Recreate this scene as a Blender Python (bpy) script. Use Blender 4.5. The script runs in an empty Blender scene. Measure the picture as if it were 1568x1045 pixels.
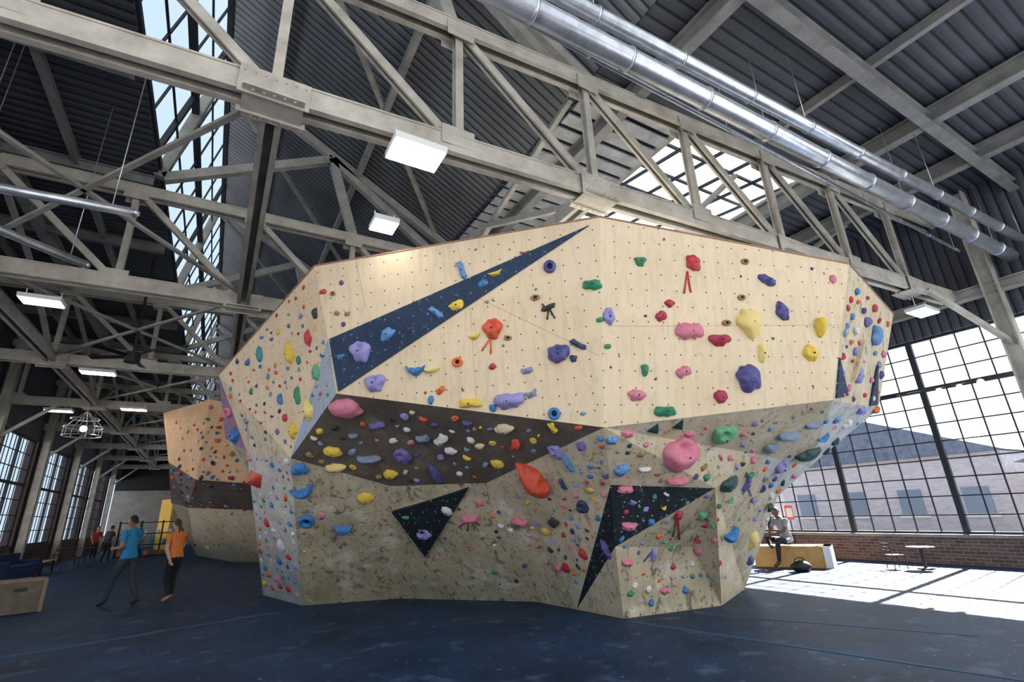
import bpy, bmesh, math, random
from mathutils import Vector, Matrix
from mathutils.bvhtree import BVHTree
random.seed(7)
V = Vector
# ---------------------------------------------------------------- camera calibration (survey of the photo)
FPX = 755.0; CX, CY = 784.0, 522.5
AZ = math.radians(30.7); PT = math.radians(19.1); RL = math.radians(2.4)
CAM = V((0, 0, 1.55))
FW0 = V((math.sin(AZ), math.cos(AZ), 0)); RT0 = V((math.cos(AZ), -math.sin(AZ), 0))
FW = FW0*math.cos(PT) + V((0, 0, math.sin(PT)))
UP0 = RT0.cross(FW)
RT = RT0*math.cos(RL) - UP0*math.sin(RL)
UP = RT0*math.sin(RL) + UP0*math.cos(RL)
def ray(u, v): return FW + RT*((u-CX)/FPX) + UP*((CY-v)/FPX)
def W(u, v, d):
    r = ray(u, v); return CAM + r*(d/r.dot(FW0))
def H(u, v, z):
    r = ray(u, v); return CAM + r*((z-CAM.z)/r.z)
def F(u, v): return H(u, v, 0.0)
def PL(u, v, p, n):
    r = ray(u, v); return CAM + r*((p-CAM).dot(n)/r.dot(n))
def L3(r, f, z): return RT0*r + FW0*f + V((0, 0, z))

# ---------------------------------------------------------------- materials
def s2l(c): return tuple(((x/255)/12.92 if x/255 <= .04045 else ((x/255+.055)/1.055)**2.4) for x in c)
def mat(name, rgb, rough=.6, metal=0, var=.0, vscale=3.0, rgb2=None, bump=0.0, bscale=20, emit=None, estr=0, coat=0):
    m = bpy.data.materials.new(name); m.use_nodes = True
    nt = m.node_tree; N = nt.nodes; Lk = nt.links
    b = N['Principled BSDF']; c = s2l(rgb)
    b.inputs['Base Color'].default_value = (*c, 1); b.inputs['Roughness'].default_value = rough
    b.inputs['Metallic'].default_value = metal
    if coat: b.inputs['Coat Weight'].default_value = coat
    tc = N.new('ShaderNodeTexCoord')
    if rgb2 is None: rgb2 = tuple(x*.7 for x in rgb)
    if var > 0:
        nz = N.new('ShaderNodeTexNoise'); nz.inputs['Scale'].default_value = vscale; nz.inputs['Detail'].default_value = 6
        nz.inputs['Roughness'].default_value = .65
        Lk.new(tc.outputs['Object'], nz.inputs['Vector'])
        rp = N.new('ShaderNodeValToRGB'); rp.color_ramp.elements[0].position = .5-.25*var; rp.color_ramp.elements[1].position = .5+.25
        rp.color_ramp.elements[0].color = (*c, 1); rp.color_ramp.elements[1].color = (*s2l(rgb2), 1)
        Lk.new(nz.outputs['Fac'], rp.inputs['Fac']); Lk.new(rp.outputs['Color'], b.inputs['Base Color'])
    if bump > 0:
        n2 = N.new('ShaderNodeTexNoise'); n2.inputs['Scale'].default_value = bscale; n2.inputs['Detail'].default_value = 4
        Lk.new(tc.outputs['Object'], n2.inputs['Vector'])
        bp = N.new('ShaderNodeBump'); bp.inputs['Strength'].default_value = bump; bp.inputs['Distance'].default_value = .02
        Lk.new(n2.outputs['Fac'], bp.inputs['Height']); Lk.new(bp.outputs['Normal'], b.inputs['Normal'])
    if emit:
        b.inputs['Emission Color'].default_value = (*s2l(emit), 1); b.inputs['Emission Strength'].default_value = estr
    return m

def wall_mat(name, c1, c2, stain=.3, marks=0.0, dots=True, dotcol=(56, 48, 40), speck=None):
    m = bpy.data.materials.new(name); m.use_nodes = True
    nt = m.node_tree; N = nt.nodes; K = nt.links; b = N['Principled BSDF']
    b.inputs['Roughness'].default_value = .75
    tc = N.new('ShaderNodeTexCoord')
    nz = N.new('ShaderNodeTexNoise'); nz.inputs['Scale'].default_value = 1.3; nz.inputs['Detail'].default_value = 9; nz.inputs['Roughness'].default_value = .68
    K.new(tc.outputs['Object'], nz.inputs['Vector'])
    rp = N.new('ShaderNodeValToRGB'); rp.color_ramp.elements[0].position = .42; rp.color_ramp.elements[1].position = .42+.5*(1-stain)
    rp.color_ramp.elements[0].color = (*s2l(c1), 1); rp.color_ramp.elements[1].color = (*s2l(c2), 1)
    K.new(nz.outputs['Fac'], rp.inputs['Fac']); col = rp.outputs['Color']
    def mix(fac, ca, cb):
        x = N.new('ShaderNodeMix'); x.data_type = 'RGBA'
        K.new(fac, x.inputs['Factor']); K.new(ca, x.inputs['A']); x.inputs['B'].default_value = (*s2l(cb), 1)
        return x.outputs['Result']
    # plywood sheet grain: long soft streaks
    mg = N.new('ShaderNodeMapping'); mg.inputs['Scale'].default_value = (9, 1.0, 1); K.new(tc.outputs['UV'], mg.inputs['Vector'])
    ng = N.new('ShaderNodeTexNoise'); ng.inputs['Scale'].default_value = 1.5; ng.inputs['Detail'].default_value = 5; K.new(mg.outputs[0], ng.inputs['Vector'])
    rg = N.new('ShaderNodeValToRGB'); rg.color_ramp.elements[0].position = .48; rg.color_ramp.elements[1].position = .8; rg.color_ramp.elements[1].color = (.28, .28, .28, 1)
    K.new(ng.outputs['Fac'], rg.inputs['Fac']); col = mix(rg.outputs['Color'], col, tuple(x*.78 for x in c2))
    if marks > 0:
        mp = N.new('ShaderNodeMapping'); mp.inputs['Scale'].default_value = (1.0, 1.0, .38); mp.inputs['Rotation'].default_value = (0.4, .5, .2)
        K.new(tc.outputs['Object'], mp.inputs['Vector'])
        n2 = N.new('ShaderNodeTexNoise'); n2.inputs['Scale'].default_value = 6; n2.inputs['Detail'].default_value = 7; n2.inputs['Roughness'].default_value = .74
        n2.inputs['Distortion'].default_value = 1.0
        K.new(mp.outputs['Vector'], n2.inputs['Vector'])
        r2 = N.new('ShaderNodeValToRGB'); r2.color_ramp.elements[0].position = .54; r2.color_ramp.elements[1].position = .61
        r2.color_ramp.elements[1].color = (marks, marks, marks, 1)
        K.new(n2.outputs['Fac'], r2.inputs['Fac']); col = mix(r2.outputs['Color'], col, (92, 84, 70))
        n3 = N.new('ShaderNodeTexNoise'); n3.inputs['Scale'].default_value = 1.9; n3.inputs['Detail'].default_value = 9; n3.inputs['Roughness'].default_value = .7
        K.new(tc.outputs['Object'], n3.inputs['Vector'])
        r3 = N.new('ShaderNodeValToRGB'); r3.color_ramp.elements[0].position = .52; r3.color_ramp.elements[1].position = .66
        r3.color_ramp.elements[1].color = (marks, marks, marks, 1)
        K.new(n3.outputs['Fac'], r3.inputs['Fac']); col = mix(r3.outputs['Color'], col, (228, 222, 206))
    if speck:
        vo = N.new('ShaderNodeTexNoise'); vo.inputs['Scale'].default_value = 15; vo.inputs['Detail'].default_value = 5; vo.inputs['Roughness'].default_value = .75
        K.new(tc.outputs['Object'], vo.inputs['Vector'])
        r4 = N.new('ShaderNodeValToRGB'); r4.color_ramp.elements[0].position = .59; r4.color_ramp.elements[1].position = .66
        r4.color_ramp.elements[1].color = (.65, .65, .65, 1)
        K.new(vo.outputs['Fac'], r4.inputs['Fac']); col = mix(r4.outputs['Color'], col, speck)
    if dots:
        ms = N.new('ShaderNodeVectorMath'); ms.operation = 'MULTIPLY'; ms.inputs[1].default_value = (4.4, 4.4, 0)
        K.new(tc.outputs['UV'], ms.inputs[0])
        fr = N.new('ShaderNodeVectorMath'); fr.operation = 'FRACTION'; K.new(ms.outputs[0], fr.inputs[0])
        sb = N.new('ShaderNodeVectorMath'); sb.operation = 'SUBTRACT'; sb.inputs[1].default_value = (.5, .5, 0); K.new(fr.outputs[0], sb.inputs[0])
        ln = N.new('ShaderNodeVectorMath'); ln.operation = 'LENGTH'; K.new(sb.outputs[0], ln.inputs[0])
        lt = N.new('ShaderNodeMath'); lt.operation = 'LESS_THAN'; lt.inputs[1].default_value = .046; K.new(ln.outputs['Value'], lt.inputs[0])
        col = mix(lt.outputs[0], col, dotcol)
    K.new(col, b.inputs['Base Color'])
    return m

def stripe_mat(name, c1, c2, axis='Y', scale=1.2, rough=.7, bump=.6):
    m = bpy.data.materials.new(name); m.use_nodes = True
    nt = m.node_tree; N = nt.nodes; K = nt.links; b = N['Principled BSDF']; b.inputs['Roughness'].default_value = rough
    tc = N.new('ShaderNodeTexCoord')
    w = N.new('ShaderNodeTexWave'); w.wave_type = 'BANDS'; w.bands_direction = axis; w.inputs['Scale'].default_value = scale
    w.inputs['Distortion'].default_value = .15
    K.new(tc.outputs['Object'], w.inputs['Vector'])
    rp = N.new('ShaderNodeValToRGB'); rp.color_ramp.elements[0].position = .02; rp.color_ramp.elements[1].position = .2
    rp.color_ramp.elements[0].color = (*s2l(c1), 1); rp.color_ramp.elements[1].color = (*s2l(c2), 1)
    K.new(w.outputs['Fac'], rp.inputs['Fac'])
    nz = N.new('ShaderNodeTexNoise'); nz.inputs['Scale'].default_value = .9; nz.inputs['Detail'].default_value = 6; K.new(tc.outputs['Object'], nz.inputs['Vector'])
    mr = N.new('ShaderNodeMapRange'); mr.inputs['To Min'].default_value = .5; mr.inputs['To Max'].default_value = 1.5; K.new(nz.outputs['Fac'], mr.inputs['Value'])
    mx = N.new('ShaderNodeVectorMath'); mx.operation = 'MULTIPLY'; K.new(rp.outputs['Color'], mx.inputs[0]); K.new(mr.outputs[0], mx.inputs[1])
    K.new(mx.outputs[0], b.inputs['Base Color'])
    bp = N.new('ShaderNodeBump'); bp.inputs['Strength'].default_value = bump; bp.inputs['Distance'].default_value = .03
    K.new(w.outputs['Fac'], bp.inputs['Height']); K.new(bp.outputs['Normal'], b.inputs['Normal'])
    return m

def brick_mat(name, c1, c2, mortar, scale=4.0):
    m = bpy.data.materials.new(name); m.use_nodes = True
    nt = m.node_tree; N = nt.nodes; K = nt.links; b = N['Principled BSDF']; b.inputs['Roughness'].default_value = .9
    tc = N.new('ShaderNodeTexCoord')
    sx = N.new('ShaderNodeSeparateXYZ'); K.new(tc.outputs['Object'], sx.inputs[0])
    ad = N.new('ShaderNodeMath'); ad.operation = 'ADD'; K.new(sx.outputs['X'], ad.inputs[0]); K.new(sx.outputs['Y'], ad.inputs[1])
    cb = N.new('ShaderNodeCombineXYZ'); K.new(ad.outputs[0], cb.inputs['X']); K.new(sx.outputs['Z'], cb.inputs['Y'])
    br = N.new('ShaderNodeTexBrick'); br.inputs['Scale'].default_value = scale
    br.inputs['Color1'].default_value = (*s2l(c1), 1); br.inputs['Color2'].default_value = (*s2l(c2), 1); br.inputs['Mortar'].default_value = (*s2l(mortar), 1)
    br.inputs['Mortar Size'].default_value = .02; br.inputs['Row Height'].default_value = .3; br.inputs['Brick Width'].default_value = .9
    K.new(cb.outputs[0], br.inputs['Vector']); K.new(br.outputs['Color'], b.inputs['Base Color'])
    return m

M_steel = mat('painted_steel', (208, 202, 190), .5, 0, .9, 2.5, (150, 143, 130), .2, 30)
M_steel2 = mat('painted_steel_aged', (176, 173, 166), .55, 0, .9, 2.0, (116, 113, 108))
M_purl = mat('purlin_steel', (150, 150, 148), .55, 0, .9, 2.0, (100, 100, 100))
M_galv = mat('galvanised_metal', (215, 218, 224), .3, .75, .5, 6, (170, 175, 182))
M_dark = mat('dark_metal', (28, 30, 33), .5, .3)
M_frame = mat('window_frame_metal', (30, 37, 46), .6)
M_deck = stripe_mat('roof_boards', (18, 20, 24), (72, 76, 85), 'Y', 1.6)
M_deck2 = stripe_mat('monitor_boards', (30, 32, 35), (106, 109, 114), 'Y', 1.9)
M_louv = mat('ceiling_louvre_boards', (180, 183, 188), .6, 0, .6, 3, (130, 133, 138))
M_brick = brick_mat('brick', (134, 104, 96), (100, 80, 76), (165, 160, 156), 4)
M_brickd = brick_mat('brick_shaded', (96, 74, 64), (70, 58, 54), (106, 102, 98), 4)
M_lamp = mat('lamp_panel', (255, 255, 255), .5, emit=(255, 252, 244), estr=6)
M_bulb = mat('lamp_bulb', (255, 255, 255), .5, emit=(255, 240, 215), estr=6)
M_wood = mat('birch_plywood', (205, 165, 105), .6, 0, .7, 5, (180, 138, 82))
M_white = mat('white_paint', (225, 225, 222), .6)
M_black = mat('black_plastic', (20, 20, 22), .5)
M_cream = wall_mat('climbing_wall_cream', (233, 212, 178), (219, 194, 156), .15, .1)
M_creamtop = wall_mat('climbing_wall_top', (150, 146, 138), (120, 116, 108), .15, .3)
M_dirty = wall_mat('climbing_wall_chalky', (200, 187, 156), (160, 148, 122), .4, .85)
M_mid = wall_mat('climbing_wall_beige', (214, 198, 166), (186, 170, 140), .3, .55)
M_roof_shade = wall_mat('climbing_wall_roof_shade', (106, 96, 86), (78, 71, 64), .3, .1)  # plywood undersides of the overhangs, their shade painted into the colour
M_blue = wall_mat('climbing_wall_blue', (34, 56, 84), (26, 42, 68), .4, 0, True, (130, 150, 170), (110, 136, 166))
M_bluegr = wall_mat('climbing_wall_grey_blue', (172, 184, 198), (126, 148, 176), .4, .2)
M_pale = wall_mat('climbing_wall_pale', (208, 204, 194), (176, 178, 178), .4, .5)
M_mauve = wall_mat('climbing_wall_mauve', (160, 104, 124), (80, 96, 140), .4, .1)
M_dkgr = wall_mat('climbing_wall_dark_green', (14, 32, 38), (10, 20, 28), .4, 0, True, (205, 210, 210), (140, 155, 162))
M_orwall = wall_mat('climbing_wall_tan', (228, 188, 146), (208, 160, 116), .2, .15)
M_trim = mat('plywood_edge', (176, 142, 118), .7, 0, .9, 8, (140, 96, 80))

def floor_material():
    m = bpy.data.materials.new('gym_mat_floor'); m.use_nodes = True
    nt = m.node_tree; N = nt.nodes; K = nt.links; b = N['Principled BSDF']; b.inputs['Roughness'].default_value = .55
    b.inputs['Specular IOR Level'].default_value = .3
    tc = N.new('ShaderNodeTexCoord')
    nz = N.new('ShaderNodeTexNoise'); nz.inputs['Scale'].default_value = .8; nz.inputs['Detail'].default_value = 8; nz.inputs['Roughness'].default_value = .7
    K.new(tc.outputs['Object'], nz.inputs['Vector'])
    rp = N.new('ShaderNodeValToRGB'); rp.color_ramp.elements[0].position = .35; rp.color_ramp.elements[1].position = .7
    rp.color_ramp.elements[0].color = (*s2l((12, 36, 62)), 1); rp.color_ramp.elements[1].color = (*s2l((30, 68, 104)), 1)
    K.new(nz.outputs['Fac'], rp.inputs['Fac'])
    col = rp.outputs['Color']
    for sc, p0, p1, a in ((2.6, .58, .74, .35), (13, .66, .69, .65)):
        n2 = N.new('ShaderNodeTexNoise'); n2.inputs['Scale'].default_value = sc; n2.inputs['Detail'].default_value = 5; K.new(tc.outputs['Object'], n2.inputs['Vector'])
        r2 = N.new('ShaderNodeValToRGB'); r2.color_ramp.elements[0].position = p0; r2.color_ramp.elements[1].position = p1; r2.color_ramp.elements[1].color = (a, a, a, 1)
        K.new(n2.outputs['Fac'], r2.inputs['Fac'])
        x = N.new('ShaderNodeMix'); x.data_type = 'RGBA'; K.new(r2.outputs['Color'], x.inputs['Factor']); K.new(col, x.inputs['A']); x.inputs['B'].default_value = (*s2l((120, 146, 174)), 1)
        col = x.outputs['Result']
    K.new(col, b.inputs['Base Color'])
    return m
M_floor = floor_material()
M_seam = mat('floor_seam_tape', (60, 90, 120), .7)

# ---------------------------------------------------------------- mesh builder
class MB:
    def __init__(s): s.v = []; s.f = []; s.m = []
    def add(s, vs, fs, mi=0):
        o = len(s.v); s.v += [tuple(v) for v in vs]
        s.f += [tuple(i+o for i in f) for f in fs]
        s.m += ([mi]*len(fs) if isinstance(mi, int) else list(mi))
    def build(s, name, mats, smooth=False, parent=None):
        me = bpy.data.meshes.new(name); me.from_pydata(s.v, [], s.f); me.update()
        for m in mats: me.materials.append(m)
        me.polygons.foreach_set('material_index', s.m)
        me.polygons.foreach_set('use_smooth', [smooth]*len(s.f)); me.update()
        o = bpy.data.objects.new(name, me); bpy.context.collection.objects.link(o)
        if parent: o.parent = parent
        return o
BF = [(0, 1, 2, 3), (7, 6, 5, 4), (0, 4, 5, 1), (1, 5, 6, 2), (2, 6, 7, 3), (3, 7, 4, 0)]
def box(mb, c, s, mi=0, rot=0):
    c = V(c); R = Matrix.Rotation(rot, 3, 'Z'); hx, hy, hz = s[0]/2, s[1]/2, s[2]/2
    vs = [c + R@V(p) for p in [(-hx, -hy, -hz), (-hx, hy, -hz), (hx, hy, -hz), (hx, -hy, -hz), (-hx, -hy, hz), (-hx, hy, hz), (hx, hy, hz), (hx, -hy, hz)]]
    mb.add(vs, BF, mi)
def bx(mb, x0, x1, y0, y1, z0, z1, mi=0): box(mb, ((x0+x1)/2, (y0+y1)/2, (z0+z1)/2), (abs(x1-x0), abs(y1-y0), abs(z1-z0)), mi)
def frame_of(p, q):
    d = (q-p).normalized(); s = d.cross(V((0, 0, 1)))
    if s.length < .05: s = V((1, 0, 0))
    s.normalize(); u = s.cross(d).normalized(); return d, s, u
def beam(mb, p, q, w, h, mi=0, off=(0, 0)):
    p = V(p); q = V(q); d, s, u = frame_of(p, q)
    c = s*off[0]+u*off[1]
    vs = []
    for e in (p, q):
        for a, b in ((-1, -1), (1, -1), (1, 1), (-1, 1)): vs.append(e+c+s*(a*w/2)+u*(b*h/2))
    mb.add(vs, BF, mi)
def ibeam(mb, p, q, w, h, t=.03, mi=0):
    beam(mb, p, q, w, t, mi, (0, h/2)); beam(mb, p, q, w, t, mi, (0, -h/2)); beam(mb, p, q, t, h, mi)
def dchan(mb, p, q, w, h, t=.025, mi=0):
    beam(mb, p, q, t, h, mi, (w/2, 0)); beam(mb, p, q, t, h, mi, (-w/2, 0))
    beam(mb, p, q, w*1.25, t, mi, (0, h/2)); beam(mb, p, q, w*.35, t, mi, (w*.42, -h/2)); beam(mb, p, q, w*.35, t, mi, (-w*.42, -h/2))
def cyl(mb, p, q, r, n=12, mi=0, r2=None, cap=True):
    p = V(p); q = V(q); d, s, u = frame_of(p, q); r2 = r if r2 is None else r2; vs = []
    for e, rr in ((p, r), (q, r2)):
        for i in range(n):
            a = 2*math.pi*i/n; vs.append(e+s*(math.cos(a)*rr)+u*(math.sin(a)*rr))
    fs = [(i, (i+1) % n, n+(i+1) % n, n+i) for i in range(n)]
    if cap: fs += [tuple(range(n-1, -1, -1)), tuple(range(n, 2*n))]
    mb.add(vs, fs, mi)
_ico = {}
def ico(k):
    if k not in _ico:
        bm = bmesh.new(); bmesh.ops.create_icosphere(bm, subdivisions=k, radius=1)
        _ico[k] = ([v.co.copy() for v in bm.verts], [tuple(v.index for v in f.verts) for f in bm.faces]); bm.free()
    return _ico[k]
def ball(mb, c, s, mi=0, k=3, M=None):
    vs, fs = ico(k); c = V(c); M = M or Matrix.Identity(3)
    mb.add([c+M@V((v.x*s[0], v.y*s[1], v.z*s[2])) for v in vs], fs, mi)
def empty(name):
    e = bpy.data.objects.new(name, None); bpy.context.collection.objects.link(e); return e

XL, XR, YE = -7.0, 15.0, 54.0
# ---------------------------------------------------------------- floor
mb = MB(); bx(mb, XL-.3, XR+.3, -2.2, YE+.3, -.3, 0); mb.build('floor', [M_floor])
mb = MB()
def seam(a, b, w=.06):
    p = F(*a); q = F(*b); beam(mb, p+V((0, 0, .001)), q+V((0, 0, .001)), w, .008)
seam((0, 1008), (425, 938)); seam((960, 952), (1568, 1043)); seam((1060, 940), (1500, 975), .04); seam((-40, 925), (400, 885), .04)
mb.build('floor_mat_seams', [M_seam])

# ---------------------------------------------------------------- walls and windows
ZS, ZT = .58, 5.3
mb = MB(); bx(mb, XR, XR+.35, -2, YE, 0, ZS, 0); bx(mb, XR-.06, XR+.4, -2, YE, ZS, ZS+.07, 2); bx(mb, XR, XR+.3, -2, YE, ZT, 8.6, 1)
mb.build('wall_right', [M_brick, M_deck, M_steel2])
def grid(mb, x, y0, y1, z0, z1, ny, nz, t=.035, heavy=5, hz=None):
    for i in range(ny+1):
        y = y0+(y1-y0)*i/ny; w = .12 if i % heavy == 0 else t
        bx(mb, x-w*.4, x+w*.4, y-w/2, y+w/2, z0, z1)
    for j in range(nz+1):
        z = z0+(z1-z0)*j/nz; w = .11 if (hz and j in hz) or j in (0, nz) else t
        bx(mb, x-w*.35, x+w*.35, y0, y1, z-w/2, z+w/2)
mb = MB(); grid(mb, XR+.15, -2, 42, ZS+.07, ZT, 90, 11, .028, 5, (8,)); mb.build('window_1', [M_frame])
TY = [4.9+6.2*i for i in range(8)]
mb = MB(); bx(mb, XL-.35, XL, 2, YE, 0, 1.0, 0); bx(mb, XL-.3, XL, 2, YE, 5.3, 8.6, 1)
for y in TY: bx(mb, XL-.35, XL+.02, y-.3, y+.3, 1.0, 5.3, 0)
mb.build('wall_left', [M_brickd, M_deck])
mb = MB()
for y in TY[:-1]: grid(mb, XL-.15, y+.3, y+5.9, 1.0, 5.3, 12, 7, .035, 4, (4,))
mb.build('window_2', [M_frame])
mb = MB(); bx(mb, XL-.3, XR+.3, YE, YE+.3, 0, 4.5, 0); bx(mb, XL-.3, XR+.3, YE, YE+.3, 4.5, 12.3, 1)
mb.build('wall_back', [mat('back_wall', (150, 146, 140), .8, 0, .5, 1, (110, 108, 104)), M_deck])

# ---------------------------------------------------------------- roof
SK = (7.0, 11.2, 4.8, 9.2)  # skylight opening x0,x1,y0,y1
mb = MB()
zt = 8.55
bx(mb, XL-.3, -1.9, -1, YE+.3, zt, zt+.15, 0)
def slab(a, b, y0, y1, t=.1, mi=1):
    (xa, za), (xb, zb) = a, b
    vs = [(xa, y0, za), (xa, y1, za), (xb, y1, zb), (xb, y0, zb)]; vs += [(x, y, z+t) for x, y, z in vs]
    mb.add(vs, BF, mi)
slab((-1.05, 12.0), (4.7, 8.6), -1, YE+.3)
for (x0, x1, y0, y1) in ((4.7, SK[0], -2, YE+.3), (SK[1], XR+.3, -2, YE+.3), (SK[0], SK[1], -2, SK[2]), (SK[0], SK[1], SK[3], YE+.3)):
    bx(mb, x0, x1, y0, y1, zt, zt+.15, 0)
# pale louvre boards beside the roof light
y = 5.0
while y < 16:
    beam(mb, (4.75, y, 8.46), (SK[0]-.05, y, 8.46), .26, .04, 2); y += .36
mb.build('ceiling', [M_deck, M_deck2, M_louv])
# clerestory glazing bars, left
mb = MB()
a = V((-1.92, 0, 8.7)); b = V((-1.05, 0, 12.0))
n = 0; y = -1.0
while y < YE:
    w = .10 if n % 5 == 0 else .04
    beam(mb, a+V((0, y, 0)), b+V((0, y, 0)), w, w); y += 1.15; n += 1
for j, w in ((0, .14), (1, .04), (2, .14), (3, .04), (4, .12)):
    p = a.lerp(b, j/4)
    beam(mb, p+V((0, -1, 0)), p+V((0, YE, 0)), w, w)
mb.build('window_3', [M_frame])
mb = MB()
for (x0, x1, y0, y1) in (SK,):
    for i in range(6):
        x = x0+(x1-x0)*i/5; beam(mb, (x, y0, zt+.2), (x, y1, zt+.9), .06, .06)
    for i in range(6):
        y = y0+(y1-y0)*i/5; z = zt+.2+.7*i/5; beam(mb, (x0, y, z), (x1, y, z), .05 if i % 5 else .14, .06)
    for s in ((x0, x0), (x1, x1)): beam(mb, (s[0], y0, zt+.1), (s[0], y1, zt+.1), .15, .3, 1)
mb.build('window_4', [M_frame, M_steel2])

# ---------------------------------------------------------------- trusses
ZB, ZTOP, BAY = 5.98, 8.05, 2.15
def truss(name, yf, detail=False):
    mb = MB(); P = lambda x, z: V((x, yf(x), z))
    dchan(mb, P(XL, ZB), P(XR, ZB), .22, .26); dchan(mb, P(XL, ZTOP), P(XR, ZTOP), .2, .2)
    xs = [i*BAY for i in range(-3, 7)]
    for i, x in enumerate(xs):
        ibeam(mb, P(x, ZB), P(x, ZTOP), .11, .1, .02)
        if x-BAY > XL:
            dchan(mb, P(x, ZB), P(x-BAY, ZTOP), .1, .1, .018)
        if i % 2 == 1:
            for sgn in (-1, 1):
                c = P(x, ZB-.03)+V((0, sgn*.15, 0)); box(mb, c, (.7, .015, .36))
                if detail:
                    for k in range(7):
                        for r in (-.11, .11): ball(mb, c+V((-.3+.1*k, sgn*.012, r)), (.016, .012, .016), 0, 1)
            box(mb, P(x, ZB-.17), (.6, .5, .02))
            if detail:
                for k in range(5):
                    for r in (-.2, .2): ball(mb, P(x-.2+.1*k, ZB-.185)+V((0, r, 0)), (.018, .018, .014), 0, 1)
        else:
            for sgn in (-1, 1): box(mb, P(x-.05, ZB+.1)+V((0, sgn*.13, 0)), (.45, .012, .28))
        for sgn in (-1, 1): box(mb, P(x, ZTOP-.1)+V((0, sgn*.12, 0)), (.4, .012, .26))
    return mb.build(name, [M_steel])
truss('roof_truss', lambda x: 4.9-.055*x, True)
t2 = truss('roof_truss.001', lambda x: 11.1)
for i, y in enumerate(TY[2:]):
    o = bpy.data.objects.new('roof_truss.%03d' % (i+2), t2.data); o.location = (0, y-11.1, 0); bpy.context.collection.objects.link(o)
# longitudinal struts, braces and purlins
mb = MB()
for k in range(7):
    y0 = TY[k]+.1; y1 = TY[k+1]-.1
    for x in (-4.3, 0, 4.3, 8.6, 12.9):
        dchan(mb, (x, y0, ZB), (x, y1, ZB), .2, .2)
        ym = (y0+y1)/2
        beam(mb, (x, y0, ZB), (x, ym, 7.3), .1, .1); beam(mb, (x, y1, ZB), (x, ym, 7.3), .1, .1)
        beam(mb, (x, ym, 7.3), (x, y0, ZTOP), .09, .09); beam(mb, (x, ym, 7.3), (x, y1, ZTOP), .09, .09)
    for x in (-4.3, 4.3, 8.6):
        beam(mb, (x, y0, ZB+.1), (x+4.3, y1, ZB+.1), .07, .05); beam(mb, (x+4.3, y0, ZB+.1), (x, y1, ZB+.1), .07, .05)
    # monitor framing
    for x0, z0, x1, z1 in ((-1.88, 8.5, -1.1, 11.9), (-1.1, 11.8, 4.7, 8.45), (-1.8, 8.5, 1.5, 10.2), (1.5, 10.2, 2.15, 8.1), (4.3, 8.1, 1.5, 10.2)):
        beam(mb, (x0, TY[k], z0), (x1, TY[k], z1), .16, .2)
    beam(mb, (-1.1, TY[k], 11.6), (4.3, TY[k]+6.2, 8.8), .1, .1)
for x in (0, 2.15): beam(mb, (x, -1, 11.2-x*.58), (x, YE, 11.2-x*.58), .12, .2)
ibeam(mb, (XR-.3, -1.8, ZB-.05), (XR-.3, YE-.2, ZB-.05), .2, .24, .03)
mb.build('roof_bracing', [M_steel2])
mb = MB()
for x in (-6.4, -4.3, 5.4, 10.8, 13.0):
    ibeam(mb, (x, -1.5, 8.3), (x, YE, 8.3), .2, .3, .03)
for x in (-5.4, -3.2, 8.6):
    if x == 8.6:
        ibeam(mb, (x, -1.5, 8.42), (x, SK[2], 8.42), .1, .16, .02); continue
    ibeam(mb, (x, -1.5, 8.42), (x, YE, 8.42), .1, .16, .02)
for y in (2.4, -.6): ibeam(mb, (4.7, y, 8.2), (XR, y, 8.2), .18, .24, .03)
for k in range(7):
    for y in (TY[k]+3.1, TY[k]+6.2):
        ibeam(mb, (XL, y, 8.35), (-1.95, y, 8.35), .14, .2, .02)
        if not SK[2] < y < SK[3]: ibeam(mb, (4.7, y, 8.35), (XR, y, 8.35), .14, .2, .02)
mb.build('ceiling_purlins', [M_purl])
# columns
mb = MB()
for y in TY:
    for x in (XR-.35, XL+.25):
        yy = 3.3 if (y == TY[0] and x > 0) else y
        ibeam(mb, (x, yy, 0), (x, yy, 8.4), .26, .26, .03)
        beam(mb, (x, yy, 4.6), (x+(-1.4 if x > 0 else 1.4), yy+(.7 if yy == 3.3 else 0), ZB-.1), .1, .1)
mb.build('wall_columns', [M_steel])

# ---------------------------------------------------------------- ducts / tubes
def tube(name, a, b, r, zz, mats=None, rings=1.3, xmax=XR-.3):
    mb = MB(); p = H(*a, zz); q = H(*b, zz); d = (q-p).normalized(); p = p-d*1.2; q = q+d*1.5
    q = p+(q-p)*min(1, (xmax-p.x)/(q.x-p.x)) if q.x > xmax else q
    cyl(mb, p, q, r, 20, 0); L = (q-p).length; k = 0
    while k*rings < L:
        c = p+d*(k*rings); cyl(mb, c, c+d*.035, r*1.12, 20, 0)
        if k % 3 == 1: cyl(mb, c+V((0, 0, r)), V((c.x, c.y, 8.15)), .006, 6, 0)
        k += 1
    return mb.build(name, mats or [M_galv], True)
tube('ventilation_duct', (900, 16), (1568, 368), .09, 6.75)
tube('ventilation_duct.001', (800, 8), (1568, 402), .13, 6.5)
tube('conduit_pipe', (740, 0), (1545, 425), .03, 6.7, xmax=XR-1.2)
def tubelamp(name, a, b, zz):
    mb = MB(); p = H(*a, zz); q = H(*b, zz); d = (q-p).normalized(); p = p-d*1.0
    cyl(mb, p, q, .06, 14, 0); cyl(mb, q, q+d*.06, .065, 14, 0, .03)
    for t in (.3, .9):
        c = p.lerp(q, t); cyl(mb, c, V((c.x, c.y, 8.12)), .006, 6, 0)
    mb.build(name, [M_galv], True)
tubelamp('tube_light', (0, 288), (205, 326), 5.3); tubelamp('tube_light.001', (0, 352), (130, 405), 5.3)

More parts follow.
